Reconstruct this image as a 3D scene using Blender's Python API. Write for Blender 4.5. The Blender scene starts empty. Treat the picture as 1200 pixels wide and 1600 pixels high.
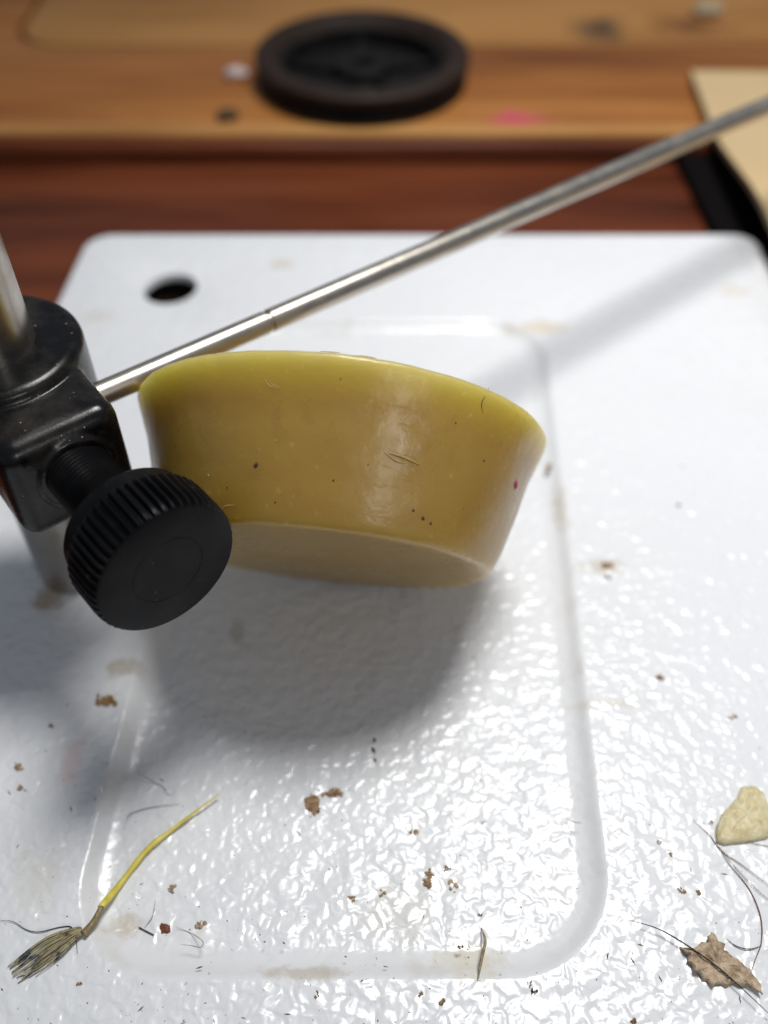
import bpy, bmesh, math, random
from mathutils import Vector, Matrix, noise

random.seed(7)
S = 0.001                                   # everything below is written in millimetres
sc = bpy.context.scene
COL = sc.collection

# ------------------------------------------------------------------ camera
FPX, HOR, H = 1450.0, 1614.0, 105.0         # focal length and horizon of the 1200x1600 photograph; camera height in mm
PITCH = math.atan(HOR / FPX)
cp, sp = math.cos(PITCH), math.sin(PITCH)
CAM = Vector((0, 0, H))
RT, FW, UP = Vector((1, 0, 0)), Vector((0, cp, -sp)), Vector((0, sp, cp))
cam_d = bpy.data.cameras.new('camera')
cam = bpy.data.objects.new('camera', cam_d); COL.objects.link(cam)
cam.location = CAM * S
cam.rotation_euler = (math.pi / 2 - PITCH, 0, 0)
cam_d.sensor_fit = 'VERTICAL'
cam_d.sensor_height = 36
cam_d.lens = FPX / 1600 * 36
cam_d.clip_start, cam_d.clip_end = 0.002, 20
cam_d.dof.use_dof = True
cam_d.dof.focus_distance = 0.0985
cam_d.dof.aperture_fstop = cam_d.lens / 2.75
sc.camera = cam

# ------------------------------------------------------------------ world and lamps
w = bpy.data.worlds.new('World'); sc.world = w; w.use_nodes = True
bg = w.node_tree.nodes['Background']
bg.inputs[0].default_value = (0.74, 0.84, 1.0, 1)
bg.inputs[1].default_value = 0.175
def area(name, loc, target, size, size_y, power, col, shape):
    l = bpy.data.lights.new(name, 'AREA'); l.shape = shape; l.size = size * S
    if shape in ('RECTANGLE', 'ELLIPSE'): l.size_y = size_y * S
    l.energy = power; l.color = col
    o = bpy.data.objects.new(name, l); COL.objects.link(o)
    o.location = Vector(loc) * S
    o.rotation_euler = (Vector(target) - Vector(loc)).to_track_quat('-Z', 'Y').to_euler()
    return o
desk = area('desk_lamp', (80, 175, 400), (72, 140, 0), 128, 128, 0.525, (1.0, 0.985, 0.955), 'DISK')
desk.data.spread = math.radians(98)
area('room_lamp', (345, -420, 400), (0, 70, 30), 110, 190, 0.62, (1.0, 0.97, 0.94), 'RECTANGLE')

sc.view_settings.view_transform = 'Standard'
sc.view_settings.look = 'None'
sc.view_settings.exposure = 0.0
sc.view_settings.gamma = 1.0
sc.view_settings.use_curve_mapping = False
sc.render.engine = 'CYCLES'
sc.cycles.use_denoising = True
sc.cycles.max_bounces = 10

# ------------------------------------------------------------------ helpers
def ray(x, y): return RT * ((x - 600) / FPX) + UP * ((800 - y) / FPX) + FW
def gp(x, y, z=0.0):                        # where the sight line through a photo pixel meets the level z
    d = ray(x, y); return CAM + d * ((z - H) / d.z)
def at(x, y, depth): return CAM + ray(x, y) * depth

def obj(name, bm, mat, parent=None, smooth=True, auto=None):
    me = bpy.data.meshes.new(name)
    bmesh.ops.recalc_face_normals(bm, faces=bm.faces)
    bm.to_mesh(me); bm.free()
    for v in me.vertices: v.co *= S
    if smooth:
        for p in me.polygons: p.use_smooth = True
        if auto is not None: me.set_sharp_from_angle(angle=math.radians(auto))
    me.materials.append(mat)
    o = bpy.data.objects.new(name, me); COL.objects.link(o)
    if parent: o.parent = parent
    return o
def empty(name, loc=(0, 0, 0)):
    o = bpy.data.objects.new(name, None); COL.objects.link(o); o.location = Vector(loc) * S
    o.empty_display_size = 0.01
    return o
def tag(o, label=None, cat=None, group=None, kind=None):
    if label: o['label'] = label
    if cat: o['category'] = cat
    if group: o['group'] = group
    if kind: o['kind'] = kind
    return o
def frame(origin, axis, ref=Vector((0, 0, 1))):      # matrix whose local Z is axis
    z = Vector(axis).normalized()
    x = Vector(ref).cross(z)
    if x.length < 1e-4: x = Vector((1, 0, 0)).cross(z)
    x.normalize(); y = z.cross(x)
    m = Matrix((x, y, z)).transposed().to_4x4(); m.translation = Vector(origin)
    return m
def lathe(bm, prof, seg, mat=Matrix(), radial=None):
    """prof: list of (r, z); r = 0 closes at a pole"""
    rings = []
    for k, (r, z) in enumerate(prof):
        if r < 1e-6:
            rings.append([bm.verts.new(mat @ Vector((0, 0, z)))]); continue
        ring = []
        for i in range(seg):
            a = 2 * math.pi * i / seg
            rr = r if radial is None else radial(r, a, z, k)
            ring.append(bm.verts.new(mat @ Vector((rr * math.cos(a), rr * math.sin(a), z))))
        rings.append(ring)
    for A, B in zip(rings, rings[1:]):
        for i in range(seg):
            j = (i + 1) % seg
            if len(A) == 1 and len(B) == 1: continue
            if len(A) == 1: bm.faces.new((A[0], B[i], B[j]))
            elif len(B) == 1: bm.faces.new((A[i], A[j], B[0]))
            else: bm.faces.new((A[i], A[j], B[j], B[i]))
    return rings
def smooth_path(pts, n=6):
    """Catmull-Rom through the points"""
    P = [Vector(p) for p in pts]
    if len(P) < 3: n = max(n, 4)
    P = [P[0] * 2 - P[1]] + P + [P[-1] * 2 - P[-2]]
    out = []
    for i in range(1, len(P) - 2):
        for k in range(n):
            t = k / n
            a, b, c, d = P[i - 1], P[i], P[i + 1], P[i + 2]
            out.append(0.5 * ((2 * b) + (c - a) * t + (2 * a - 5 * b + 4 * c - d) * t * t + (3 * b - a - 3 * c + d) * t ** 3))
    out.append(P[-2])
    return out
def sweep(bm, pts, radii, seg=8, flat=1.0, cap=True):
    n = len(pts); rings = []
    for i, p in enumerate(pts):
        t = (pts[min(i + 1, n - 1)] - pts[max(i - 1, 0)]).normalized()
        x = Vector((0, 0, 1)).cross(t)
        if x.length < 1e-3: x = Vector((1, 0, 0))
        x.normalize(); y = t.cross(x)
        r = radii[i] if isinstance(radii, (list, tuple)) else radii
        rings.append([bm.verts.new(p + x * (r * math.cos(2 * math.pi * k / seg)) + y * (r * flat * math.sin(2 * math.pi * k / seg))) for k in range(seg)])
    for A, B in zip(rings, rings[1:]):
        for k in range(seg):
            j = (k + 1) % seg
            bm.faces.new((A[k], A[j], B[j], B[k]))
    if cap:
        bm.faces.new(rings[0][::-1]); bm.faces.new(rings[-1])
def rrect(x0, x1, y0, y1, r, n=10):
    out = []
    for cx, cy, a0 in ((x1 - r, y1 - r, 0), (x0 + r, y1 - r, 90), (x0 + r, y0 + r, 180), (x1 - r, y0 + r, 270)):
        for k in range(n + 1):
            a = math.radians(a0 + 90 * k / n)
            out.append((cx + r * math.cos(a), cy + r * math.sin(a)))
    return out

# ------------------------------------------------------------------ materials
class NT:
    def __init__(s, name):
        s.m = bpy.data.materials.new(name); s.m.use_nodes = True
        s.t = s.m.node_tree; s.N = s.t.nodes; s.L = s.t.links
        s.b = s.N['Principled BSDF']
        s.co = s.N.new('ShaderNodeTexCoord')
    def _set(s, sock, v):
        if isinstance(v, bpy.types.NodeSocket): s.L.new(v, sock)
        elif v is not None: sock.default_value = v
    def p(s, **kw):
        for k, v in kw.items(): s._set(s.b.inputs[k.replace('_', ' ')], v)
        return s
    def mapping(s, scale=(1, 1, 1), rot=(0, 0, 0), loc=(0, 0, 0)):
        n = s.N.new('ShaderNodeMapping'); s.L.new(s.co.outputs['Object'], n.inputs[0])
        n.inputs['Scale'].default_value = scale; n.inputs['Rotation'].default_value = rot; n.inputs['Location'].default_value = loc
        return n.outputs[0]
    def noise(s, scale, detail=3, rough=0.5, vec=None, dist=0.0):
        n = s.N.new('ShaderNodeTexNoise'); s.L.new(vec or s.co.outputs['Object'], n.inputs['Vector'])
        n.inputs['Scale'].default_value = scale; n.inputs['Detail'].default_value = detail
        n.inputs['Roughness'].default_value = rough; n.inputs['Distortion'].default_value = dist
        return n.outputs['Fac']
    def voro(s, scale, vec=None, feature='F1', out='Distance'):
        n = s.N.new('ShaderNodeTexVoronoi'); s.L.new(vec or s.co.outputs['Object'], n.inputs['Vector'])
        n.feature = feature; n.inputs['Scale'].default_value = scale
        return n.outputs[out]
    def ramp(s, fac, stops, interp='LINEAR'):
        n = s.N.new('ShaderNodeValToRGB'); s.L.new(fac, n.inputs[0]); e = n.color_ramp.elements
        n.color_ramp.interpolation = interp
        while len(e) < len(stops): e.new(0.5)
        for q, (pos, c) in zip(e, stops):
            q.position = pos; q.color = (c, c, c, 1) if isinstance(c, (int, float)) else (*c, 1)
        return n.outputs[0]
    def mix(s, fac, a, b, mode='MIX'):
        n = s.N.new('ShaderNodeMix'); n.data_type = 'RGBA'; n.blend_type = mode
        s._set(n.inputs[0], fac)
        for i, v in ((6, a), (7, b)):
            s._set(n.inputs[i], v if isinstance(v, bpy.types.NodeSocket) else (*v, 1))
        return n.outputs[2]
    def math(s, op, a, b=None, c=None):
        n = s.N.new('ShaderNodeMath'); n.operation = op
        for i, v in enumerate((a, b, c)): s._set(n.inputs[i], v)
        return n.outputs[0]
    def bump(s, h, strength, dist, normal=None):
        n = s.N.new('ShaderNodeBump'); s._set(n.inputs['Height'], h); s._set(n.inputs['Strength'], strength)
        n.inputs['Distance'].default_value = dist
        if normal: s.L.new(normal, n.inputs['Normal'])
        return n.outputs[0]
    def attr(s, name):
        n = s.N.new('ShaderNodeAttribute'); n.attribute_name = name; return n.outputs['Fac']
    def dist(s, pt, scale=(1, 1, 1)):
        """distance in mm from a point on the thing, wobbled by the caller"""
        n = s.N.new('ShaderNodeMapping'); s.L.new(s.co.outputs['Object'], n.inputs[0])
        k = tuple(1000 / q for q in scale)
        n.inputs['Scale'].default_value = k
        n.inputs['Location'].default_value = tuple(-pt[i] * S * k[i] for i in range(3))
        l = s.N.new('ShaderNodeVectorMath'); l.operation = 'LENGTH'; s.L.new(n.outputs[0], l.inputs[0])
        return l.outputs['Value']

def mat_plate():
    n = NT('white_powder_coat')
    flat = n.math('SUBTRACT', 1.0, n.attr('bev'))
    # orange-peel relief: worm-like ridges about a millimetre across
    warp = n.noise(690, 1.0, 0.45, dist=0.35)
    big = n.noise(330, 0.0, 0.4)
    hgt = n.math('ADD', n.math('ADD', warp, n.math('MULTIPLY', big, 0.8)), n.math('MULTIPLY', n.noise(2200, 1, 0.5), 0.03))
    bs = n.math('MULTIPLY_ADD', flat, 0.66, 0.25)
    nor = n.bump(hgt, bs, 0.00032)
    col = n.mix(n.ramp(n.noise(26, 3), [(0.35, 0.0), (0.75, 1.0)]), (0.785, 0.80, 0.828), (0.75, 0.765, 0.79))
    wob = n.noise(420, 4, 0.7)
    stains = [  # photo pixel, radii in mm, colour, strength
        ((845, 512), (6.5, 2.4), (0.62, 0.46, 0.22), 0.45), ((740, 1497), (4.2, 2.6), (0.62, 0.55, 0.33), 0.42),
        ((78, 930), (2.6, 4.2), (0.34, 0.24, 0.13), 0.70), ((190, 1045), (3.2, 1.8), (0.42, 0.34, 0.22), 0.55),
        ((440, 412), (3.0, 2.2), (0.52, 0.40, 0.24), 0.40), ((150, 494), (5.0, 2.5), (0.60, 0.55, 0.45), 0.35),
        ((480, 1520), (6.0, 1.0), (0.45, 0.36, 0.24), 0.45), ((60, 1370), (3.2, 5.0), (0.60, 0.55, 0.44), 0.30),
        ((1150, 455), (4.0, 2.4), (0.62, 0.50, 0.32), 0.35), ((195, 1440), (2.4, 1.6), (0.50, 0.40, 0.26), 0.50),
        ((875, 790), (1.6, 6.0), (0.55, 0.46, 0.30), 0.40), ((940, 885), (4.0, 1.6), (0.45, 0.34, 0.20), 0.42),
        ((950, 1100), (6.0, 1.0), (0.60, 0.52, 0.38), 0.35), ((370, 975), (1.2, 3.0), (0.34, 0.30, 0.26), 0.35),
        ((110, 1190), (1.6, 4.0), (0.75, 0.45, 0.45), 0.35), ((620, 1420), (7.0, 5.0), (0.60, 0.54, 0.42), 0.22),
    ]
    for (px, py), (rx, ry), c, st in stains:
        q = gp(px, py, 0)
        d = n.dist(q, (rx, ry, 40))
        m = n.ramp(n.math('MULTIPLY_ADD', n.math('SUBTRACT', wob, 0.5), 2.4, d), [(0.45, st), (1.05, 0.0)])
        col = n.mix(m, col, c)
    # grime that sits in the pressed edge
    g = n.math('MULTIPLY', n.attr('bev'), n.ramp(n.noise(190, 4, 0.6), [(0.5, 0.0), (0.75, 0.30)]))
    col = n.mix(g, col, (0.46, 0.40, 0.30))
    # pin-point dust
    sp_ = n.ramp(n.voro(620), [(0.035, 1.0), (0.055, 0.0)])
    sel = n.ramp(n.noise(150, 2), [(0.60, 0.0), (0.66, 0.8)])
    col = n.mix(n.math('MULTIPLY', sp_, sel), col, (0.25, 0.19, 0.12))
    n.p(Base_Color=col, Roughness=n.math('MULTIPLY_ADD', n.noise(90, 3), 0.10, 0.185), Normal=nor, Specular_IOR_Level=0.5)
    return n.m

def mat_wax():
    n = NT('beeswax')
    c = n.mix(n.ramp(n.noise(38, 3, 0.55), [(0.35, 0.0), (0.65, 1.0)]), (0.350, 0.200, 0.027), (0.440, 0.282, 0.052))
    c = n.mix(n.ramp(n.noise(150, 5, 0.7), [(0.56, 0.0), (0.74, 0.45)]), c, (0.27, 0.14, 0.016))
    bl = n.ramp(n.noise(900, 2), [(0.66, 0.0), (0.74, 0.25)])
    c = n.mix(bl, c, (0.62, 0.48, 0.20))
    scr = n.noise(1.0, 3, 0.6, vec=n.mapping((120, 2400, 700), (0.2, 0.1, 0.9)))
    h = n.math('ADD', n.noise(240, 4, 0.55), n.math('MULTIPLY', n.ramp(scr, [(0.62, 0.0), (0.72, 1.0)]), 0.15))
    n.p(Base_Color=c, Subsurface_Weight=1.0, Subsurface_Radius=(0.92, 1.0, 0.50), Subsurface_Scale=0.0118,
        Roughness=n.math('MULTIPLY_ADD', n.noise(160, 4, 0.6), 0.40, 0.11), IOR=1.44, Specular_IOR_Level=0.6, Coat_Weight=0.6, Coat_Roughness=0.5, Coat_IOR=1.5,
        Normal=n.bump(n.math('MULTIPLY_ADD', n.noise(85, 3), 2.6, h), 0.36, 0.0005))
    n.b.subsurface_method = 'RANDOM_WALK'
    return n.m

def mat_plastic(name, c, rough, dust=0.5, scale=900, spec=0.5):
    n = NT(name)
    d = n.math('MULTIPLY', n.ramp(n.voro(scale), [(0.06, 1.0), (0.13, 0.0)]), n.ramp(n.noise(260, 2), [(0.62 - 0.16 * dust, 0.0), (0.68 - 0.16 * dust, min(1.0, dust))]))
    haze = n.ramp(n.noise(190, 4, 0.65), [(0.44, 0.0), (0.72, 0.13 * dust)])
    col = n.mix(haze, c, (0.30, 0.25, 0.20)); col = n.mix(d, col, (0.42, 0.38, 0.33))
    n.p(Base_Color=col, Roughness=n.math('MULTIPLY_ADD', n.noise(240, 4), 0.25, rough - 0.12),
        Normal=n.bump(n.noise(1500, 3), 0.10, 0.0002), Specular_IOR_Level=spec)
    return n.m
def mat_metal(name, c, rough, grime=0.4, stretch=None):
    n = NT(name)
    g = n.ramp(n.noise(130, 5, 0.65), [(0.48, 0.0), (0.78, grime)])
    vec = n.mapping(stretch) if stretch else None
    r = n.math('MULTIPLY_ADD', n.noise(1.0 if stretch else 600, 4, 0.6, vec=vec), 0.22, rough - 0.10)
    n.p(Base_Color=n.mix(g, c, (0.22, 0.17, 0.11)), Metallic=n.math('SUBTRACT', 1.0, n.math('MULTIPLY', g, 0.6)), Roughness=r,
        Normal=n.bump(n.noise(800, 3), 0.05, 0.0002))
    return n.m
def mat_wood(name, dark, mid, light, rough=0.42, seed=0.0, bands=55, marks=(), coat=0.0):
    n = NT(name)
    warp = n.noise(9, 3, 0.5, vec=n.mapping((1, 1, 1), loc=(seed, seed * 2, 0)))
    v = n.mapping((0.10, 1, 1), loc=(seed, seed, 0))
    g1 = n.noise(bands, 4, 0.6, vec=v, dist=0.35)
    g2 = n.noise(700, 3, 0.6, vec=n.mapping((0.035, 1, 1), loc=(seed, 0, 0)))
    f = n.math('ADD', n.math('MULTIPLY', g1, 0.75), n.math('MULTIPLY_ADD', g2, 0.28, n.math('MULTIPLY', warp, 0.10)))
    c = n.ramp(f, [(0.40, dark), (0.53, mid), (0.66, light)])
    wob = n.noise(120, 4, 0.6)
    for (q, r, mc, st) in marks:
        d = n.dist(q, r)
        m = n.ramp(n.math('MULTIPLY_ADD', n.math('SUBTRACT', wob, 0.5), 1.6, d), [(0.25, st), (1.1, 0.0)])
        c = n.mix(m, c, mc)
    n.p(Base_Color=c, Roughness=n.math('MULTIPLY_ADD', g2, 0.2, rough - 0.1), Specular_IOR_Level=0.22, Coat_Weight=coat, Coat_Roughness=0.25,
        Normal=n.bump(n.math('ADD', g2, g1), 0.25, 0.0003))
    return n.m
def mat_bit(name, c, c2=None, rough=0.6, sss=0.0, scale=1400):
    n = NT(name)
    col = n.mix(n.ramp(n.noise(scale, 4, 0.7), [(0.35, 0.0), (0.65, 1.0)]), c, c2 or tuple(q * 0.45 for q in c))
    n.p(Base_Color=col, Roughness=rough, Normal=n.bump(n.noise(2200, 4, 0.6), 0.5, 0.0003))
    if sss: n.p(Subsurface_Weight=sss, Subsurface_Radius=(1, 0.9, 0.6), Subsurface_Scale=0.0022)
    return n.m

MAHOG = mat_wood('mahogany', (0.030, 0.0066, 0.0028), (0.092, 0.0215, 0.0078), (0.16, 0.042, 0.015), 0.40, 0.3, 60)
PINE_MARKS = [(gp(812, 190, 0), (9, 8, 20), (0.60, 0.07, 0.15), 0.85), (gp(905, 195, 0), (26, 9, 20), (0.20, 0.07, 0.02), 0.35),
              (gp(80, 190, 0), (40, 7, 20), (0.20, 0.075, 0.022), 0.35), (gp(1000, 60, 0), (26, 5, 20), (0.12, 0.05, 0.02), 0.6)]
PINE = mat_wood('orange_pine', (0.15, 0.048, 0.011), (0.31, 0.115, 0.028), (0.42, 0.18, 0.05), 0.45, 1.7, 42, PINE_MARKS)
PINE2 = mat_wood('back_pine', (0.22, 0.095, 0.027), (0.35, 0.165, 0.05), (0.44, 0.225, 0.075), 0.5, 3.1, 36,
                 [(gp(938, 45, 0), (10, 12, 20), (0.08, 0.05, 0.03), 0.9), (gp(1080, 40, 0), (14, 9, 20), (0.14, 0.055, 0.02), 0.85)])
PALE = mat_wood('worn_edge', (0.28, 0.12, 0.035), (0.42, 0.205, 0.065), (0.52, 0.28, 0.095), 0.5, 5.0, 50)
PLATE = mat_plate(); WAX = mat_wax()
STEEL = mat_metal('nickel_steel', (0.46, 0.43, 0.39), 0.30, 0.55, (60, 60, 900))
ROD = mat_metal('rod_steel', (0.55, 0.51, 0.45), 0.33, 0.55)
BLACK = mat_plastic('black_moulded_plastic', (0.004, 0.004, 0.0045), 0.26, 0.70, 1100, 0.36)
KNOB = mat_plastic('black_knob_plastic', (0.0032, 0.0036, 0.0048), 0.38, 0.20, 900, 0.13)
SPOOLM = mat_plastic('black_spool_plastic', (0.006, 0.006, 0.0065), 0.6, 0.2, 900, 0.18)
SPOOLR = mat_plastic('worn_spool_rim', (0.022, 0.013, 0.0095), 0.6, 0.3, 900, 0.2)
CARD = NT('tan_cardboard')
CARD.p(Base_Color=CARD.mix(CARD.noise(60, 5, 0.6), (0.50, 0.36, 0.19), (0.58, 0.43, 0.24)), Roughness=0.75,
       Normal=CARD.bump(CARD.noise(900, 3), 0.2, 0.0002))
CARD = CARD.m
CARDE = mat_bit('card_cut_edge', (0.26, 0.20, 0.13), (0.16, 0.12, 0.08), 0.8)

# ------------------------------------------------------------------ table
def slab(name, loop, z0, z1, mat, parent=None, bev=0.6):
    bm = bmesh.new()
    top = [bm.verts.new((x, y, z1)) for x, y in loop]
    f = bm.faces.new(top)
    r = bmesh.ops.extrude_face_region(bm, geom=[f])
    for v in r['geom']:
        if isinstance(v, bmesh.types.BMVert): v.co.z = z0
    bmesh.ops.recalc_face_normals(bm, faces=bm.faces)
    ed = [e for e in bm.edges if abs(e.verts[0].co.z - z1) < 1e-5 and abs(e.verts[1].co.z - z1) < 1e-5]
    bmesh.ops.bevel(bm, geom=ed, offset=bev, segments=3, affect='EDGES', profile=0.5)
    return obj(name, bm, mat, parent, True, 35)
ZT = -6.0
YE0 = gp(600, 209, 0).y - 3
table = slab('table_top', [(-330, -120), (330, -120), (330, YE0), (-330, YE0)], ZT - 20, ZT, MAHOG)
tag(table, kind='structure')
YE = gp(600, 209, 0).y
slab('riser', [(-330, YE - 2.6), (330, YE - 2.6), (330, YE + 5), (-330, YE + 5)], ZT - 18, -1.3, MAHOG, table, 1.6)
# raised pine boards behind it; the far one ends in a rounded corner
slab('plank', [(-330, YE), (330, YE), (330, YE + 5.2), (-330, YE + 5.2)], -1.28, 0.0, PALE, table, 0.5)
YG = gp(600, 72, 0).y
xl = gp(92, 72, 0).x
cr = 15
lp = [(-330, YE + 5.25), (330, YE + 5.25), (330, YG), (xl, YG)]
arc = [(xl - cr * math.sin(math.radians(a)), YG + cr - cr * math.cos(math.radians(a))) for a in range(0, 91, 15)]
slab('plank', lp[:3] + [(p[0], p[1] - 0.0) for p in arc] + [(xl - cr, 460), (-330, 460)], ZT - 19, -0.15, PINE, table, 0.3)
gap = 1.7
arc2 = [(xl - (cr - gap) * math.sin(math.radians(a)), YG + cr - (cr - gap) * math.cos(math.radians(a))) for a in range(90, -1, -15)]
slab('plank', arc2 + [(330, YG + gap), (330, 460), (xl - cr + gap, 460)], ZT - 19, -0.2, PINE2, table, 0.35)

# ------------------------------------------------------------------ the tying stand
STX = Vector((-44.4, 83.8, 0))               # stem axis
DV, AV = Vector((0.786, 0.617, 0)).normalized(), Vector((0.617, -0.786, 0)).normalized()   # rod and thumb-screw directions
stand = empty('tying_stand', (STX.x, STX.y, ZT))
tag(stand, 'white steel base plate with nickel stem, black plastic clamp and thin steel cross rod', 'tying stand')
def adopt(o):                                # keep world coordinates under the stand's base
    o.parent = stand; o.matrix_parent_inverse = Matrix.Translation(-stand.location); return o

SH = 0.046
def plate():
    bm = bmesh.new()
    lay = bm.verts.layers.float.new('bev')
    def loop(pts, z, b=0.0):
        vs = []
        for u, v in pts:
            q = bm.verts.new((u + SH * v, v, z)); q[lay] = b; vs.append(q)
        return vs
    def edges(vs): return [bm.edges.get((a, b)) or bm.edges.new((a, b)) for a, b in zip(vs, vs[1:] + vs[:1])]
    def bridge(A, B):
        n = len(A)
        for i in range(n): bm.faces.new((A[i], A[(i + 1) % n], B[(i + 1) % n], B[i]))
    u0, u1, v0, v1 = -69.5, 69.8, -2.0, 172.6
    N = 12
    def outer(off): return rrect(u0 + off, u1 - off, v0 + off, v1 - off, 5.5 - off, N)
    prof = [(0.0, -5.6), (0.0, -1.1), (0.1, -0.65), (0.32, -0.3), (0.65, -0.09), (1.1, 0.0)]
    L = [loop(outer(o), z) for o, z in prof]
    for A, B in zip(L, L[1:]): bridge(A, B)
    lip = [loop(outer(1.3), -5.6), loop(outer(1.3), -1.7)]
    bridge(lip[0], L[0]); bridge(lip[1], lip[0])
    top = L[-1]
    # pressed panel
    a0, a1, b0, b1 = -36.0, 23.4, 28.6, 142.8
    def inner(off): return rrect(a0 + off, a1 - off, b0 + off, b1 - off, 11.5 - off, 14)
    pr = [(-0.5, 0.0, 0.0), (-0.1, -0.005, 0.8), (0.15, -0.05, 1.0), (0.45, -0.20, 1.0), (0.8, -0.46, 1.0), (1.2, -0.75, 1.0), (1.6, -1.0, 1.0), (2.0, -1.16, 1.0), (2.5, -1.30, 1.0), (3.0, -1.41, 0.8), (3.3, -1.455, 0.4), (3.7, -1.47, 0.0)]
    M = [loop(inner(o), z, b) for o, z, b in pr]
    for A, B in zip(M, M[1:]): bridge(B, A)
    bm.faces.new(M[-1])
    # drilled hole
    hc = gp(266, 450, 0); hu, hv = hc.x - SH * hc.y, hc.y
    def circ(r): return [(hu + r * math.cos(2 * math.pi * k / 40), hv + r * math.sin(2 * math.pi * k / 40)) for k in range(40)]
    Hh = [loop(circ(5.45), 0.0), loop(circ(5.2), -0.08), loop(circ(5.0), -0.4), loop(circ(5.0), -1.7)]
    for A, B in zip(Hh, Hh[1:]): bridge(A, B)
    bmesh.ops.triangle_fill(bm, edges=edges(top) + edges(M[0]) + edges(Hh[0]), use_beauty=True)
    bmesh.ops.triangle_fill(bm, edges=edges(lip[1]) + edges(Hh[-1]), use_beauty=True)
    return bm
adopt(obj('base_plate', plate(), PLATE, None, True, 40))

hc = gp(266, 450, 0); bm = bmesh.new()  # added cup below the hole; the shade inside is its near-black colour
lathe(bm, [(0, -5.4), (4.6, -5.4), (5.6, -5.0), (5.9, -1.75), (6.6, -1.75)], 40, Matrix.Translation((hc.x, hc.y, 0)))
DARKH = NT('hole_shade'); DARKH.p(Base_Color=DARKH.mix(DARKH.noise(300, 3), (0.006, 0.004, 0.003), (0.012, 0.008, 0.006)), Roughness=0.9, Specular_IOR_Level=0.1)
tag(adopt(obj('hole_shade_cup', bm, DARKH.m)), 'dark cup painting the shade of the round hole in the back left corner of the plate')
# stem
bm = bmesh.new()
lathe(bm, [(0, -1.5), (5.05, -1.5), (5.05, 1.0), (5.05, 150), (4.6, 150.6), (0, 150.6)], 64, Matrix.Translation(STX))
adopt(obj('stem', bm, STEEL, None, True, 30))

# clamp: collar round the stem and a lug for the screw, fused and softened
def clamp_mesh():
    bm = bmesh.new()
    m = Matrix.Translation(STX)
    lathe(bm, [(0, 25.5), (9.2, 25.5), (9.9, 26.2), (10.2, 27), (10.2, 38.9), (9.9, 39.7), (9.2, 40.1), (0, 40.1)], 64, m)
    # lug as a bevelled box
    def box(d0, d1, a0, a1, z0, z1, b):
        t = bmesh.new(); bmesh.ops.create_cube(t, size=1.0)
        for v in t.verts:
            q = STX + DV * (d0 + (v.co.x + .5) * (d1 - d0)) + AV * (a0 + (v.co.y + .5) * (a1 - a0)); q.z = z0 + (v.co.z + .5) * (z1 - z0)
            v.co = q
        bmesh.ops.recalc_face_normals(t, faces=t.faces)
        bmesh.ops.bevel(t, geom=list(t.edges), offset=b, segments=5, affect='EDGES', profile=0.5)
        me = bpy.data.meshes.new('t'); t.to_mesh(me); t.free(); bm.from_mesh(me); bpy.data.meshes.remove(me)
    box(-6.7, 7.2, 0, 16.8, 25.2, 38.7, 2.2)
    # boss round the screw
    fm = frame(STX + AV * 10 + DV * 0.8 + Vector((0, 0, 32.5)), AV)
    lathe(bm, [(0, 0), (4.6, 0), (4.6, 6.9), (4.3, 7.2), (0, 7.2)], 40, fm)
    bmesh.ops.recalc_face_normals(bm, faces=bm.faces)
    me = bpy.data.meshes.new('clamp_raw'); bm.to_mesh(me); bm.free()
    o = bpy.data.objects.new('clamp_raw', me); COL.objects.link(o)
    r = o.modifiers.new('r', 'REMESH'); r.mode = 'VOXEL'; r.voxel_size = 0.22
    s_ = o.modifiers.new('s', 'SMOOTH'); s_.factor = 0.5; s_.iterations = 7
    dg = bpy.context.evaluated_depsgraph_get()
    out = bmesh.new(); out.from_mesh(bpy.data.meshes.new_from_object(o.evaluated_get(dg)))
    bpy.data.objects.remove(o); bpy.data.meshes.remove(me)
    return out
clamp = adopt(obj('clamp', clamp_mesh(), BLACK))

# thumb screw
SA = STX + AV * 15 + DV * 0.8 + Vector((0, 0, 32.5))
SF = CAM + (STX + AV * 33.2 + DV * 2.3 + Vector((0, 0, 30.3)) - CAM) * 0.965
ax = (SF - SA).normalized(); LEN = (SF - SA).length
fm = frame(SA, ax)
bm = bmesh.new()
prof = [(0, 0)]
z = 0.3
while z < LEN - 9:
    prof += [(3.45, z), (3.75, z + 0.22), (3.45, z + 0.45)]; z += 0.55
prof += [(3.5, LEN - 8), (0, LEN - 8)]
lathe(bm, prof, 40, fm)
tag(obj('screw_shaft', bm, KNOB, clamp, True, 40), 'threaded black shaft between clamp and knob')
bm = bmesh.new()
k0 = LEN - 8.4
TEETH = 52
def knurl(r, a, z, k):
    if r > 7.45:
        t = (a * TEETH / (2 * math.pi)) % 1.0
        tri = abs(t - 0.5) * 2
        dip = max(0.0, min(1.0, (tri - 0.25) / 0.5))
        dip = dip * dip * (3 - 2 * dip)
        amt = 0.58 if k in KN else 0.0
        return r - amt * dip
    return r
kp = [(0, k0), (6.2, k0), (6.9, k0 + 0.3), (7.15, k0 + 0.7), (7.15, k0 + 2.3), (7.40, k0 + 2.5), (7.78, k0 + 2.75), (7.98, k0 + 3.2), (7.98, k0 + 5.0), (7.98, k0 + 6.9), (7.92, k0 + 7.5), (7.82, k0 + 7.95), (7.6, LEN - 0.12), (7.3, LEN), (3.92, LEN), (3.88, LEN - 0.03), (3.84, LEN), (0, LEN)]
KN = {6, 7, 8, 9, 10, 11}
lathe(bm, kp, TEETH * 8, fm, knurl)
tag(obj('thumb_knob', bm, KNOB, clamp, True, 28), 'round black knob with a ridged rim and flat face')

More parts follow.
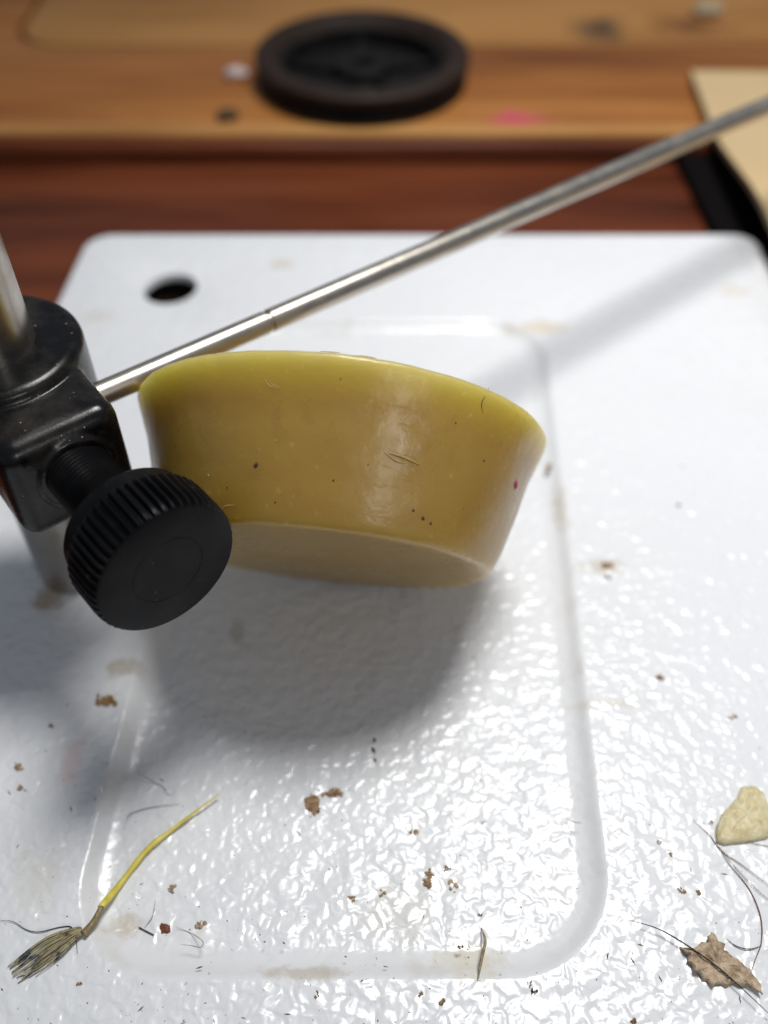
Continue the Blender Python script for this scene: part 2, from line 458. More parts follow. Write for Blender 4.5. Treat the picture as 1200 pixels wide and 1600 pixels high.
# cross rod with its joint
RA, RB = Vector((-32.56, 83.0, 33.66)), Vector((67.5, 162.2, 31.38))
rdir = (RB - RA).normalized()
rod0 = RA - rdir * 7
LR = 190
jt = (at(405, 508, 120.5) - rod0).dot(rdir)
fm = frame(rod0, rdir)
bm = bmesh.new()
lathe(bm, [(0, 0), (1.47, 0), (1.47, jt - 0.25), (1.30, jt - 0.05), (1.25, jt), (0, jt)], 32, fm)
ro = adopt(obj('cross_rod', bm, ROD, None, True, 30))
bm = bmesh.new()
lathe(bm, [(0, jt - 0.4), (1.22, jt - 0.4), (1.22, jt + 0.3), (1.50, jt + 0.45), (1.58, jt + 60), (1.6, LR), (1.1, LR + 0.4), (0, LR + 0.4)], 32, fm)
obj('rod_extension', bm, ROD, ro, True, 30)

# ------------------------------------------------------------------ wax
WD = 117.6
v0 = ray(523, 757).normalized(); r0 = v0.cross(Vector((0, 0, 1))).normalized(); u0 = r0.cross(v0)
th, lean = math.radians(10.11), 0.2387
WA = (u0 * math.cos(th) + r0 * math.sin(th)) * math.sqrt(1 - lean * lean) + v0 * lean
WA.normalize()
BIG = at(536.4, 670.6, WD)
RB_, RS_, TH_ = 25.42, 20.1, 17.02
WO = BIG - WA * TH_
wm = frame(WO, WA, r0)
def wax_mesh():
    bm = bmesh.new()
    key = [(0, 0), (RS_ - 6, 0), (RS_ - 1.6, 0.04), (RS_ - 0.62, 0.10), (RS_ - 0.22, 0.30), (RS_ + 0.06, 0.70), (RS_ + 0.30, 1.3), (RS_ + 0.95, 3), (RS_ + 1.85, 6), (RS_ + 2.72, 9), (RS_ + 3.55, 12), (RB_ - 1.12, 13.6), (RB_ - 0.65, 14.8),
           (RB_ - 0.22, 15.8), (RB_, 16.4), (RB_ - 0.03, 16.7), (RB_ - 0.25, TH_), (RB_ - 0.7, TH_ - 0.15), (RB_ - 1.8, TH_ - 0.85), (RB_ - 3.6, TH_ - 1.8), (RB_ - 7, TH_ - 2.6), (RB_ - 14, TH_ - 3.0), (0, TH_ - 3.1)]
    prof = []
    for (ra, za), (rb, zb) in zip(key, key[1:]):
        n = max(1, int(math.hypot(rb - ra, zb - za) / 0.8))
        for i in range(n): prof.append((ra + (rb - ra) * i / n, za + (zb - za) * i / n))
    prof.append(key[-1])
    lathe(bm, prof, 220, Matrix())
    for v in bm.verts:
        c = v.co.copy(); r = math.hypot(c.x, c.y)
        if r < 1: continue
        o = Vector((c.x, c.y, 0)) / r
        d = noise.noise(c * 0.06) * 0.16 + noise.noise(c * 0.35 + Vector((9, 0, 0))) * 0.05
        rim = max(0, 1 - abs(c.z - TH_ + 0.4) / 1.2)
        d += rim * (noise.noise(c * 0.8) * 0.07 + noise.noise(c * 2.6) * 0.05)
        low = max(0, 1 - abs(c.z - 0.1) / 0.5) * (1 if r > RS_ - 1 else 0)
        d += low * (0.05 + 0.10 * noise.noise(c * 0.9))
        v.co = c + o * d + Vector((0, 0, rim * noise.noise(c * 0.45 + Vector((3, 3, 3))) * 0.10))
    for v in bm.verts: v.co = wm @ v.co
    return bm
wax = empty('wax_puck', WO)
tag(wax, 'amber translucent beeswax puck with tapered side wedged between black knob and steel rod', 'wax puck')
def wadopt(o): o.parent = wax; o.matrix_parent_inverse = Matrix.Translation(-wax.location); return o
wbm = wax_mesh()
bmesh.ops.recalc_face_normals(wbm, faces=wbm.faces); wbm.normal_update()
from mathutils.bvhtree import BVHTree
wbvh = BVHTree.FromBMesh(wbm)
wadopt(obj('wax_body', wbm, WAX))
def on_wax(px, py):
    """where the sight line through a photo pixel meets the wax"""
    p, nrm, _, _ = wbvh.ray_cast(CAM, ray(px, py).normalized())
    if p is None: return at(px, py, 100), Vector((0, -0.5, 0.8))
    return p, nrm if nrm.dot(ray(px, py)) < 0 else -nrm
def speck(name, px, py, r, mat, lab=None):
    p, nrm = on_wax(px, py)
    bm = bmesh.new(); bmesh.ops.create_icosphere(bm, subdivisions=2, radius=1.0)
    m = frame(p, nrm)
    for v in bm.verts:
        k = 1 + 0.45 * noise.noise(v.co * 1.3 + Vector((px, py, 0)))
        v.co = m @ Vector((v.co.x * r * k, v.co.y * r * 1.3 * k, v.co.z * r * 0.22))
    return tag(wadopt(obj(name, bm, mat)), lab)
DARKB = mat_bit('dark_crumb', (0.10, 0.055, 0.02)); MAG = mat_bit('magenta_paint', (0.45, 0.01, 0.09), (0.30, 0.006, 0.05))
speck('paint_speck', 806, 758, 0.48, MAG, 'bright magenta dot near the right edge of the wax')
for px, py, r in ((400, 727, 0.24), (646, 798, 0.15), (661, 810, 0.20), (673, 818, 0.15), (756, 720, 0.13), (355, 762, 0.10), (521, 751, 0.11), (430, 785, 0.1), (532, 592, 0.08), (712, 661, 0.09), (724, 795, 0.08), (575, 726, 0.07)):
    speck('speck', px, py, r, DARKB)

SCAR = mat_bit('scraped_wax', (0.40, 0.26, 0.07), (0.34, 0.21, 0.05), 0.5)
PALEW = mat_bit('wax_shaving', (0.62, 0.48, 0.22), (0.50, 0.36, 0.13), 0.5, 0.4)
def wfibre(name, pts, r, mat, lab, lift=0.05):
    P = []
    for x, y in pts:
        p, nrm = on_wax(x, y); P.append(p + nrm * lift)
    P = smooth_path(P, 5); k = len(P)
    bm = bmesh.new(); sweep(bm, P, [r * (0.4 + 0.6 * math.sin(math.pi * i / (k - 1))) for i in range(k)], 6)
    return tag(wadopt(obj(name, bm, mat)), lab)
wfibre('scar', [(607, 708), (622, 712), (640, 719), (655, 726)], 0.18, SCAR, 'shallow gouge across the pale highlight of the wax', 0.0)
wfibre('scar', [(600, 706), (618, 720), (634, 724)], 0.12, SCAR, None, 0.0)
wfibre('shaving', [(414, 592), (421, 602), (432, 607)], 0.05, PALEW, None)
wfibre('shaving', [(420, 594), (428, 602), (438, 606)], 0.04, PALEW, None)
wfibre('shaving', [(345, 795), (354, 790), (366, 789)], 0.045, PALEW, None)
wfibre('shaving', [(555, 556), (570, 557), (588, 560)], 0.08, PALEW, None)
wfibre('shaving', [(500, 549), (515, 550), (532, 551)], 0.06, PALEW, None)
wfibre('shaving', [(325, 741), (327, 744)], 0.06, PALEW, None)
wfibre('shaving', [(430, 687), (432, 690)], 0.06, PALEW, None)
FIB = mat_bit('olive_fibre', (0.12, 0.09, 0.03), None, 0.5)
wfibre('stuck_fibre', [(764, 606), (757, 620), (752, 632), (754, 645)], 0.05, FIB, 'fine dark fibre stuck near the right end of the wax rim')

# ------------------------------------------------------------------ spool
SC = gp(566, 84, 6.6); SC.z = 0
sp_o = empty('black_spool', (SC.x, SC.y, 0))
tag(sp_o, 'round black plastic spool with recessed face lying on the pine board', 'spool')
def sadopt(o): o.parent = sp_o; o.matrix_parent_inverse = Matrix.Translation(-sp_o.location); return o
m = Matrix.Translation(SC)
bm = bmesh.new()
R = 27.5
lathe(bm, [(0, 0), (R - 2, 0), (R - 0.9, 0.3), (R - 0.5, 1.0), (R - 0.5, 2.4), (R - 1.0, 3.0), (R - 2.6, 3.3), (R - 2.6, 4.8), (20, 4.8), (20, 1.2), (0, 1.2)], 96, m)
sadopt(obj('lower_flange', bm, SPOOLM, None, True, 35))
bm = bmesh.new()
lathe(bm, [(20.6, 3.9), (R - 1.2, 4.4), (R, 4.9), (R, 6.9), (R - 0.6, 7.5), (R - 2.0, 7.8), (23.4, 7.8), (22.4, 7.2), (21.4, 5.2), (20.6, 3.9)], 96, m)
sadopt(obj('upper_rim', bm, SPOOLR, None, True, 35))
bm = bmesh.new()
lathe(bm, [(0, 1.1), (8.0, 1.1), (7.4, 1.6), (7.2, 4.4), (6.6, 4.9), (3.2, 4.9), (2.8, 4.5), (2.7, 1.8), (0, 1.8)], 48, m)
sadopt(obj('hub', bm, SPOOLM, None, True, 35))
for k in range(5):
    a = math.radians(20 + 72 * k)
    bm = bmesh.new(); bmesh.ops.create_cube(bm, size=1.0)
    for v in bm.verts: v.co = Vector((14.0 + v.co.x * 14.6, v.co.y * (3.4 - v.co.x * 0.8), 1.9 + v.co.z * 1.6))
    bmesh.ops.bevel(bm, geom=list(bm.edges), offset=0.3, segments=2, affect='EDGES')
    for v in bm.verts: v.co = m @ (Matrix.Rotation(a, 4, 'Z') @ v.co)
    sadopt(obj('spoke', bm, SPOOLM, None, True, 40))

# ------------------------------------------------------------------ cardboard sheet
def card(z):
    bm = bmesh.new(); g = []
    c0 = gp(1082, 112, 1.2); xa = 77.4
    nx, ny = 14, 22
    for j in range(ny + 1):
        row = []
        for i in range(nx + 1):
            y = 246.0 - j * (160 / ny); x = xa + i * 8 + (246.0 - y) * -0.012
            y2 = y - i * 0.35
            k = max(0.0, (214 - y) / 60); edge = max(0, 1 - i * 8 / 50)
            row.append(bm.verts.new((x + 2.2 * (1 - min(1, (246.0 - y) / 40)), y2, 1.0 + 4.5 * min(1, k * 1.6) ** 1.2 * (0.7 + 0.3 * edge) + 0.35 * noise.noise(Vector((x * 0.03, y * 0.03, 2))) + z)))
        g.append(row)
    return bm, g
bm, A = card(0.0)
B = []
for row in A:
    B.append([bm.verts.new(v.co + Vector((0, 0, 1.5))) for v in row])
fs = []
for T, fl in ((A, True), (B, False)):
    for j in range(len(T) - 1):
        for i in range(len(T[0]) - 1):
            q = (T[j][i], T[j][i + 1], T[j + 1][i + 1], T[j + 1][i]); bm.faces.new(q)
nb = len(A)
for j in range(nb - 1):
    f1 = bm.faces.new((A[j][0], A[j + 1][0], B[j + 1][0], B[j][0])); f1.material_index = 1
    f2 = bm.faces.new((A[j][-1], B[j][-1], B[j + 1][-1], A[j + 1][-1])); f2.material_index = 1
for i in range(len(A[0]) - 1):
    f1 = bm.faces.new((A[0][i], B[0][i], B[0][i + 1], A[0][i + 1])); f1.material_index = 1
    f2 = bm.faces.new((A[-1][i], A[-1][i + 1], B[-1][i + 1], B[-1][i])); f2.material_index = 1
cd = obj('cardboard_sheet', bm, CARD, None, True, 40); cd.data.materials.append(CARDE)
tag(cd, 'plain tan cardboard sheet overhanging the pine board behind the base plate', 'cardboard')

# flat black patch filling the dark area under the cardboard, on the lower table
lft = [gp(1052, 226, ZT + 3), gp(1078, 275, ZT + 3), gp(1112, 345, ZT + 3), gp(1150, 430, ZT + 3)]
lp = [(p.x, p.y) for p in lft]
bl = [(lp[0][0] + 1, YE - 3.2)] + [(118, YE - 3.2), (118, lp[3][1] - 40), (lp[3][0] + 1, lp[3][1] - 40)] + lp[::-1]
MATB = NT('matt_black'); MATB.p(Base_Color=MATB.mix(MATB.noise(900, 3), (0.004, 0.0035, 0.0035), (0.007, 0.006, 0.006)), Roughness=1.0, Specular_IOR_Level=0.05)
patch = slab('black_patch', [q for q in bl], ZT + 0.01, ZT + 3.0, MATB.m, None, 1.2)
tag(patch, 'matt black pad on the dark wood under the edge of the cardboard', 'patch')

# ------------------------------------------------------------------ feather scrap
def zrec(x, y):                              # height of the plate surface
    u = x - SH * y
    return -1.47 if (-32.3 < u < 19.5 and 32.5 < y < 138.5) else 0.0
def gr(px, py, lift=0.0):
    p = gp(px, py, 0); z = zrec(p.x, p.y); q = gp(px, py, z + lift); return q
fr = gr(157, 1418)
feather = empty('feather_scrap', fr)
tag(feather, 'yellow quill with a brown barred feather tuft lying on the plate', 'feather')
def fadopt(o): o.parent = feather; o.matrix_parent_inverse = Matrix.Translation(-feather.location); return o
QY = NT('yellow_quill')
QY.p(Base_Color=QY.mix(QY.ramp(QY.noise(1.0, 3, vec=QY.mapping((300, 300, 2000))), [(0.35, 0.0), (0.7, 1.0)]), (0.62, 0.50, 0.05), (0.74, 0.66, 0.16)), Roughness=0.38,
     Subsurface_Weight=0.3, Subsurface_Radius=(1, .8, .2), Subsurface_Scale=0.0005)
pts = smooth_path([gr(x, y, l) for x, y, l in ((342, 1241, 1.0), (300, 1272, 0.8), (264, 1300, 0.55), (240, 1318, 0.6), (219, 1340, 0.6), (187, 1382, 0.5), (157, 1418, 0.5))], 8)
n = len(pts)
rad = [(0.08 + 0.30 * min(1, (i / n) * 2.2) * (0.80 + 0.20 * i / n)) * (1 + 0.22 * noise.noise(Vector((i * 0.37, 1.3, 0)))) for i in range(n)]
bm = bmesh.new(); sweep(bm, pts, rad, 12, 0.75); fadopt(obj('quill', bm, QY.m))
SHAFT = mat_bit('brown_shaft', (0.30, 0.23, 0.10), (0.12, 0.09, 0.04), 0.45)
pts = smooth_path([gr(159, 1416, 0.5), gr(149, 1436, 0.5), gr(139, 1450, 0.5), gr(130, 1460, 0.5)], 6)
bm = bmesh.new(); sweep(bm, pts, [0.30 + 0.18 * i / len(pts) for i in range(len(pts))], 12, 0.8); fadopt(obj('shaft', bm, SHAFT))
BARB = NT('barred_barb')
bn = BARB.noise(700, 2, 0.5)
BARB.p(Base_Color=BARB.ramp(bn, [(0.50, (0.36, 0.31, 0.17)), (0.58, (0.22, 0.18, 0.09)), (0.64, (0.03, 0.026, 0.022))]), Roughness=0.6)
rnd = random.Random(11)
NB = 40
for i in range(NB):
    k = i / (NB - 1)
    kk = round(k * 5) / 5; kk += (k - kk) * 0.35; sh_ = rnd.random() ** 2.2
    tx, ty = 11 + 15 * kk + 62 * sh_, 1510 + 28 * kk - 36 * sh_ + 8 * sh_ * kk + rnd.uniform(-2.5, 2.5)
    rx, ry = 119 + 7 * k, 1449 + 13 * k + rnd.uniform(-1, 1)
    mx, my = rx + (tx - rx) * 0.45 - 4 + 6 * k, ry + (ty - ry) * 0.45 - 9 + 10 * k
    pts = smooth_path([gr(rx + 9, ry + 3 - 8 * (k - 0.5), 0.35), gr(rx, ry, 0.45 + 0.25 * rnd.random()), gr(mx, my, 0.5 + 0.4 * rnd.random()), gr(tx, ty, 0.12)], 6)
    m_ = len(pts); wd = rnd.uniform(0.03, 0.065)
    bm = bmesh.new(); sweep(bm, pts, [0.025 + wd * math.sin(math.pi * min(1, 0.15 + 0.85 * j / (m_ - 1))) ** 0.8 for j in range(m_)], 6, 0.4)
    fadopt(obj('barb', bm, BARB.m))

# ------------------------------------------------------------------ hairs
HB = mat_bit('black_hair', (0.015, 0.013, 0.015), None, 0.4); HA = mat_bit('auburn_hair', (0.20, 0.075, 0.03), None, 0.4)
HG = mat_bit('grey_hair', (0.12, 0.11, 0.11), None, 0.5); HP = mat_bit('pale_fibre', (0.45, 0.34, 0.20), None, 0.6)
def hair(name, pts, r, mat, label, taper=True, lift=0.12, group=None):
    P = smooth_path([gr(x, y, lift + 0.15 * random.random()) for x, y in pts], 7); n_ = len(P)
    bm = bmesh.new(); sweep(bm, P, [r * (0.35 + 0.65 * min(1, min(i, n_ - 1 - i) / (n_ * 0.3))) if taper else r for i in range(n_)], 6)
    return tag(obj(name, bm, mat), label, 'hair' if 'hair' in name else 'fibre', group)
hair('long_hair', [(986, 1438), (1030, 1452), (1075, 1478), (1120, 1510), (1160, 1545), (1210, 1592)], 0.085, HB, 'long black hair arching over the torn brown flake', lift=0.9)
hair('curved_hair', [(1120, 1318), (1140, 1350), (1170, 1388), (1188, 1430), (1190, 1470), (1180, 1500), (1170, 1530)], 0.06, HA, 'auburn hair curving down from the wax chip to the flake')
hair('straight_hair', [(1083, 1280), (1108, 1304), (1128, 1330), (1160, 1352), (1210, 1390)], 0.055, HA, 'straight auburn hair crossing the lower left corner of the wax chip')
hair('thin_hair', [(1122, 1318), (1150, 1356), (1185, 1392), (1215, 1416)], 0.04, HA, 'thinnest auburn hair running to the right edge below the wax chip')
hair('fine_hair', [(1165, 1316), (1190, 1320), (1215, 1326)], 0.04, HA, 'short hair leaving the right foot of the wax chip')
hair('bent_hair', [(1136, 1467), (1150, 1478), (1170, 1483), (1190, 1478)], 0.06, HB, 'short bent dark hair just above the torn brown flake')
hair('loose_hair', [(0, 1438), (20, 1440), (42, 1453), (62, 1456), (92, 1449), (112, 1449), (119, 1470), (121, 1490)], 0.05, HB, 'dark wavy hair looped over the feather tuft')
hair('bristle', [(217, 1449), (240, 1461)], 0.07, HB, 'short stiff dark hair left of the red disc', False)
hair('small_hair', [(226, 1449), (238, 1432), (243, 1406)], 0.04, HG, 'small grey hair standing off the short dark one')
hair('stray_hair', [(196, 1282), (204, 1272), (235, 1262), (282, 1256)], 0.04, HG, 'grey stray hair above the yellow quill')
hair('faint_hair', [(214, 1206), (240, 1222), (255, 1230), (262, 1242)], 0.035, HG, 'faint grey hair in the shadow above the stray one')
hair('curled_fibre', [(276, 1449), (298, 1458), (316, 1470), (314, 1480), (296, 1477), (282, 1476)], 0.045, HP, 'pale curled fibre between red disc and brown bit')
hair('light_fibre', [(752, 1450), (758, 1470), (752, 1500), (747, 1530)], 0.17, HP, 'thick tan fibre lying across the rounded panel edge', lift=0.2)
hair('edge_fibre', [(885, 1279), (896, 1284), (910, 1286)], 0.06, HP, 'tiny pale fibre on the right edge of the pressed panel')

# ------------------------------------------------------------------ flakes and crumbs
def blob(name, poly, thick, mat, label, cat, lift=0.0, dome=0.5, rough=0.25, group=None, seed=0, curl=0.0):
    """a flat irregular piece with its own outline, crumpled top and real thickness"""
    P = [gr(x, y, lift) for x, y in poly]
    c = sum(P, Vector()) / len(P)
    n_ = len(P); out = []
    for i in range(n_):                                    # denser, wobbly outline
        a, b = P[i], P[(i + 1) % n_]
        for k in range(3):
            q = a.lerp(b, k / 3); w_ = 1 + rough * 0.35 * noise.noise(Vector((q.x * 2.1, q.y * 2.1, seed)))
            out.append(c + (q - c) * w_)
    bm = bmesh.new(); rings = []
    for f in (1.0, 0.93, 0.84, 0.72, 0.6, 0.48, 0.34, 0.2):
        ring = []
        for q in out:
            p = c + (q - c) * f
            hgt = thick * ((1 - dome) + dome * math.sqrt(max(0, 1 - f * f))) * (1 + rough * 2.0 * noise.noise(Vector((p.x * 1.7, p.y * 1.7, seed + 5))))
            if f == 1.0: hgt *= 0.35
            hgt += curl * (p - c).length * (0.5 + noise.noise(Vector((p.x * 0.9, p.y * 0.9, seed + 9)))) + curl * 1.6 * abs(noise.noise(Vector((p.x * 3.2, p.y * 3.2, seed))))
            ring.append(bm.verts.new((p.x, p.y, c.z + max(0.02, hgt))))
        rings.append(ring)
    base = [bm.verts.new((v.co.x, v.co.y, c.z - 0.02 if not curl else v.co.z - 0.15)) for v in rings[0]]
    m_ = len(out)
    for A_, B_ in zip([base] + rings, rings):
        for i in range(m_):
            j = (i + 1) % m_; bm.faces.new((A_[i], A_[j], B_[j], B_[i]))
    tipv = bm.verts.new((c.x, c.y, c.z + thick))
    for i in range(m_): bm.faces.new((rings[-1][i], rings[-1][(i + 1) % m_], tipv))
    bm.faces.new(base[::-1])
    return tag(obj(name, bm, mat, None, True, 50), label, cat, group)
def C7(pts, sx=3.4286, ox=850, oy=1150): return [(x / sx + ox, y / sx + oy) for x, y in pts]
FLK = mat_bit('brown_flake', (0.60, 0.48, 0.34), (0.27, 0.18, 0.11), 0.85, scale=1000)
TAN = mat_bit('tan_crumb', (0.52, 0.38, 0.22), (0.32, 0.20, 0.10), 0.7)
BRN = mat_bit('brown_crumb', (0.46, 0.31, 0.17), (0.20, 0.11, 0.05), 0.8)
OCH = mat_bit('ochre_crumb', (0.46, 0.31, 0.14), (0.26, 0.15, 0.05), 0.7)
RED = mat_bit('red_brown_disc', (0.24, 0.07, 0.022), (0.11, 0.03, 0.012), 0.5)
INK = mat_bit('dark_ink', (0.03, 0.03, 0.035), None, 0.5)
CHIP = mat_bit('cream_wax_chip', (0.72, 0.64, 0.42), (0.58, 0.48, 0.26), 0.32, 1.0, 700)
blob('torn_flake', C7([(893, 1058), (868, 1085), (872, 1112), (838, 1108), (822, 1130), (780, 1140), (728, 1134), (742, 1165), (766, 1180), (758, 1215), (790, 1235), (792, 1275), (822, 1278), (846, 1310), (868, 1318), (895, 1356), (912, 1335), (948, 1336), (968, 1345), (1005, 1330), (1060, 1350), (1090, 1342), (1120, 1366), (1156, 1390), (1150, 1340), (1118, 1300), (1100, 1262), (1070, 1252), (1040, 1205), (1000, 1188), (985, 1165), (955, 1150), (960, 1122), (925, 1100), (915, 1070)]), 0.5, FLK, 'torn brown flake under the long black hair', 'flake', 0.0, 0.2, 0.12, curl=0.20)
blob('wax_chip', C7([(915, 500), (950, 420), (1030, 335), (1055, 275), (1130, 275), (1180, 310), (1205, 400), (1230, 520), (1190, 555), (1080, 575), (960, 590), (920, 570)]), 1.05, CHIP, 'pale yellow wax chip at the right edge with hairs caught under it', 'wax chip', 0.0, 0.55, 0.14)
def ell(x, y, rx, ry, a=0, n_=13, sd=0):
    a = math.radians(a); o = []
    for k in range(n_):
        t = 2 * math.pi * k / n_; q = 1 + 0.75 * noise.noise(Vector((math.cos(t) * 1.9 + x, math.sin(t) * 1.9 + y, sd)))
        rx_, ry_ = rx * 0.82, ry * 0.82; ex, ey = rx_ * q * math.cos(t), ry_ * q * math.sin(t)
        o.append((x + ex * math.cos(a) - ey * math.sin(a), y + ex * math.sin(a) + ey * math.cos(a)))
    return o
CR = [
    ('flake', ell(489, 1257, 11, 22, 15), 0.35, BRN, 'upright brown flake just below the wax shadow left of the ink dots'),
    ('flake', ell(518, 1240, 20, 6, -6), 0.30, BRN, 'narrow brown flake touching the top of the upright one'),
    ('crumb', ell(647, 1301, 10, 7, 0, 6), 0.35, OCH, 'square ochre crumb alone near the middle of the pressed panel'),
    ('crumb', ell(670, 1372, 9, 18, 18), 0.45, BRN, 'tall brown crumb in the cluster left of the pressed panel corner'),
    ('crumb', ell(699, 1358, 9, 6, 0), 0.35, BRN, 'small dark crumb at the upper right of the brown cluster'),
    ('crumb', ell(706, 1384, 11, 8, -40), 0.35, TAN, 'tan crumb at the lower right of the brown cluster'),
    ('crumb', ell(598, 1397, 7, 9, 20), 0.3, OCH, 'curled ochre crumb left of the brown cluster'),
    ('crumb', ell(165, 1096, 22, 11, 12), 0.6, OCH, 'ochre crumb below the black knob near the stem'),
    ('disc', ell(257, 1451, 9.5, 9, 0, 12), 0.45, RED, 'round red-brown disc right of the feather'),
    ('crumb', ell(311, 1446, 15, 8, -25), 0.4, TAN, 'tan crumb just right of the red-brown disc'),
    ('crumb', ell(268, 1388, 6, 12, 10), 0.3, TAN, 'upright tan crumb above the red-brown disc'),
    ('crumb', ell(28, 1200, 9, 11, 15), 0.4, TAN, 'upper tan oval at the left edge of the photo'),
    ('crumb', ell(32, 1232, 10, 6, 5), 0.4, BRN, 'lower brown oval at the left edge of the photo'),
    ('crumb', ell(79, 1135, 6, 5, 0), 0.5, BRN, 'dark brown dot left of the ochre crumb by the stem'),
    ('crumb', ell(124, 1537, 7, 9, 20), 0.5, BRN, 'brown crumb near the bottom edge below the feather tuft'),
    ('crumb', ell(495, 1556, 5, 10, 0), 0.4, BRN, 'lone brown crumb at the bottom centre outside the panel'),
    ('crumb', ell(656, 1555, 6, 7, 0), 0.4, BRN, 'left of two brown grains near the bottom edge'),
    ('crumb', ell(691, 1565, 8, 9, 0), 0.6, BRN, 'right of two brown grains near the bottom edge'),
    ('crumb', ell(827, 1538, 7, 6, 0), 0.6, DARKB, 'upper dark grain below the panel corner'),
    ('crumb', ell(833, 1549, 9, 6, 0), 0.6, DARKB, 'lower dark grain below the panel corner'),
    ('crumb', ell(718, 1480, 8, 3, 0), 0.3, DARKB, 'thin dark splinter left of the thick tan fibre'),
    ('crumb', ell(752, 1431, 8, 4, 0), 0.3, BRN, 'small flat brown crumb above the thick tan fibre'),
    ('crumb', ell(552, 1404, 10, 5, 28), 0.3, OCH, 'slim ochre sliver lower left of the brown cluster'),
    ('crumb', ell(1033, 1059, 10, 6, 25), 0.4, BRN, 'upper brown crumb on the plain right side of the plate'),
    ('crumb', ell(1146, 1121, 9, 6, 10), 0.4, TAN, 'tan crumb above the yellow wax chip'),
    ('crumb', ell(1065, 1391, 8, 7, 0), 0.4, OCH, 'left ochre crumb of the pair below the wax chip'),
    ('crumb', ell(1092, 1396, 6, 7, 0), 0.4, OCH, 'right ochre crumb of the pair below the wax chip'),
    ('crumb', ell(1030, 1315, 5, 6, 0), 0.3, BRN, 'upper grey-brown grain left of the wax chip'),
    ('crumb', ell(1047, 1335, 5, 7, -20), 0.3, TAN, 'lower pale grain left of the wax chip'),
    ('crumb', ell(1110, 1286, 5, 4, 0), 0.4, RED, 'tiny red grain touching the left of the wax chip'),
    ('crumb', ell(990, 1597, 12, 8, 10), 0.5, BRN, 'brown crumb cut by the bottom edge of the photo'),
    ('crumb', ell(948, 885, 12, 5, 0), 0.4, OCH, 'upper flat ochre crumb right of the panel edge'),
    ('crumb', ell(950, 902, 9, 4, 0), 0.4, BRN, 'lower flat brown crumb right of the panel edge'),
    ('crumb', ell(857, 731, 5, 8, 35), 0.5, BRN, 'brown crumb stuck to the panel edge beside the wax'),
    ('crumb', ell(1060, 790, 6, 4, 0), 0.4, INK, 'small grey bit on the far right of the plate'),
    ('ink_dot', ell(585, 1157, 3.5, 4, 0), 0.08, INK, 'top of three dark ink dots inside the wax shadow'),
    ('ink_dot', ell(583, 1172, 4, 7.5, -20), 0.08, INK, 'middle and largest of three dark ink dots'),
    ('ink_dot', ell(586, 1188, 3.5, 4, 0), 0.08, INK, 'bottom of three dark ink dots'),
]
def clump(name, poly, thick, mat, label, cat, seed):
    rnd = random.Random(seed * 31 + 5)
    P = [gr(x, y) for x, y in poly]; c = sum(P, Vector()) / len(P)
    size = sum((p - c).length for p in P) / len(P)
    bm = bmesh.new(); n_ = max(6, min(30, int(size / 0.04)))
    for k in range(n_):
        e = P[rnd.randrange(len(P))]; q = c.lerp(e, rnd.random() ** 0.6 * 0.85); r = size * rnd.choice((0.12, 0.18, 0.24, 0.34, 0.44))
        t = bmesh.new(); bmesh.ops.create_icosphere(t, subdivisions=2, radius=1.0)
        rot = Matrix.Rotation(rnd.uniform(0, 6.3), 3, 'Z'); el = rnd.uniform(0.3, 0.9); off = Vector((rnd.random() * 9, rnd.random() * 9, 0))
        for v in t.verts:
            w_ = 1 + 0.9 * noise.noise(v.co * 2.1 + off)
            d = rot @ Vector((v.co.x * r * w_, v.co.y * r * el * w_, 0))
            v.co = q + d + Vector((0, 0, max(-0.02, v.co.z * thick * w_ * rnd.uniform(0.9, 1.1) + thick * 0.25)))
        me = bpy.data.meshes.new('t'); t.to_mesh(me); t.free(); bm.from_mesh(me); bpy.data.meshes.remove(me)
    return tag(obj(name, bm, mat), label, cat)
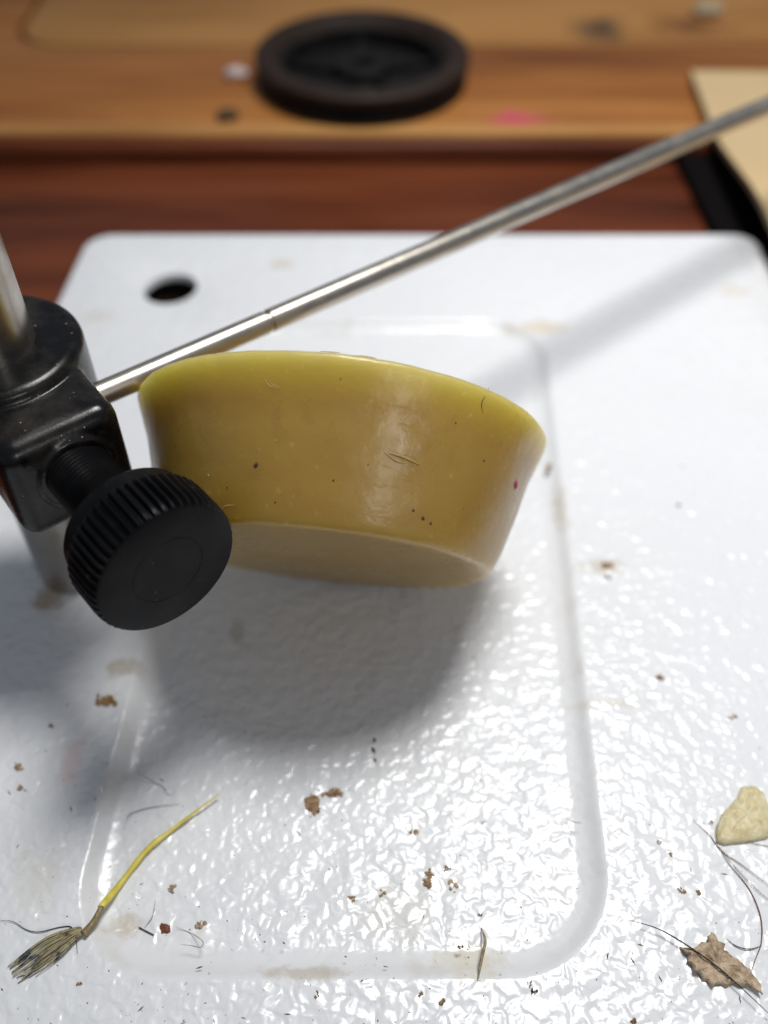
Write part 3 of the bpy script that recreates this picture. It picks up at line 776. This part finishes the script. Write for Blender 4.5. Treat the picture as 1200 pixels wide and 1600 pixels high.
for i, (nm, poly, t_, mt, lab) in enumerate(CR):
    if nm in ('ink_dot', 'disc'): blob(nm, poly, t_ * 0.6, mt, lab, nm.replace('_', ' '), 0.0, 0.6, 0.3, seed=i)
    else: clump(nm, poly, t_ * 0.42, mt, lab, nm, i)
# crumbs on the pine board
def lump(name, c, r, mat, label, cat, sq=0.6):
    bm = bmesh.new(); bmesh.ops.create_icosphere(bm, subdivisions=3, radius=1.0)
    for v in bm.verts:
        k = 1 + 0.35 * noise.noise(v.co * 1.6 + c * 0.1)
        v.co = Vector((v.co.x * r * k * 1.2, v.co.y * r * k, max(0, v.co.z * r * k * sq + r * sq * 0.6))) + c
    return tag(obj(name, bm, mat), label, cat)
lump('crumb', gp(355, 185, 0), 2.2, DARKB, 'dark crumb at the edge of the pine board left of the spool', 'crumb')
lump('fluff_ball', gp(368, 120, 0), 2.6, mat_bit('pale_fluff', (0.62, 0.52, 0.50), (0.5, 0.42, 0.40), 0.8, 0.4), 'small pale lump beside the black spool', 'fluff')
lump('shaving', gp(1105, 22, 0), 3.4, mat_bit('pale_shaving', (0.55, 0.45, 0.30), None, 0.7), 'pale shaving near the top right corner behind the cardboard', 'shaving')

# fine dust nobody could count
def dust():
    bm = bmesh.new(); rnd = random.Random(3)
    for i in range(620):
        px, py = rnd.uniform(0, 1200), 1600 - 900 * rnd.random() ** 1.6
        p = gr(px, py); s = rnd.choice((0.025, 0.03, 0.035, 0.04, 0.05, 0.06, 0.08, 0.11))
        m = Matrix.Translation(p) @ Matrix.Rotation(rnd.uniform(0, 6.28), 4, 'Z')
        L = rnd.choice((1, 1, 1.4, 2, 4))
        vs = [bm.verts.new(m @ Vector((x * s * L, y * s, z * s * 0.5))) for x, y, z in ((1, 0, 0), (0.2, 0.9, 0), (-1, 0.3, 0), (-0.4, -0.8, 0), (0.1, 0, 1))]
        for a in range(4): bm.faces.new((vs[a], vs[(a + 1) % 4], vs[4]))
    return bm
tag(obj('dust', dust(), mat_bit('dust_brown', (0.20, 0.13, 0.07), (0.06, 0.05, 0.045), 0.8), None, False), 'fine brown dust scattered over the white plate', 'dust', None, 'stuff')
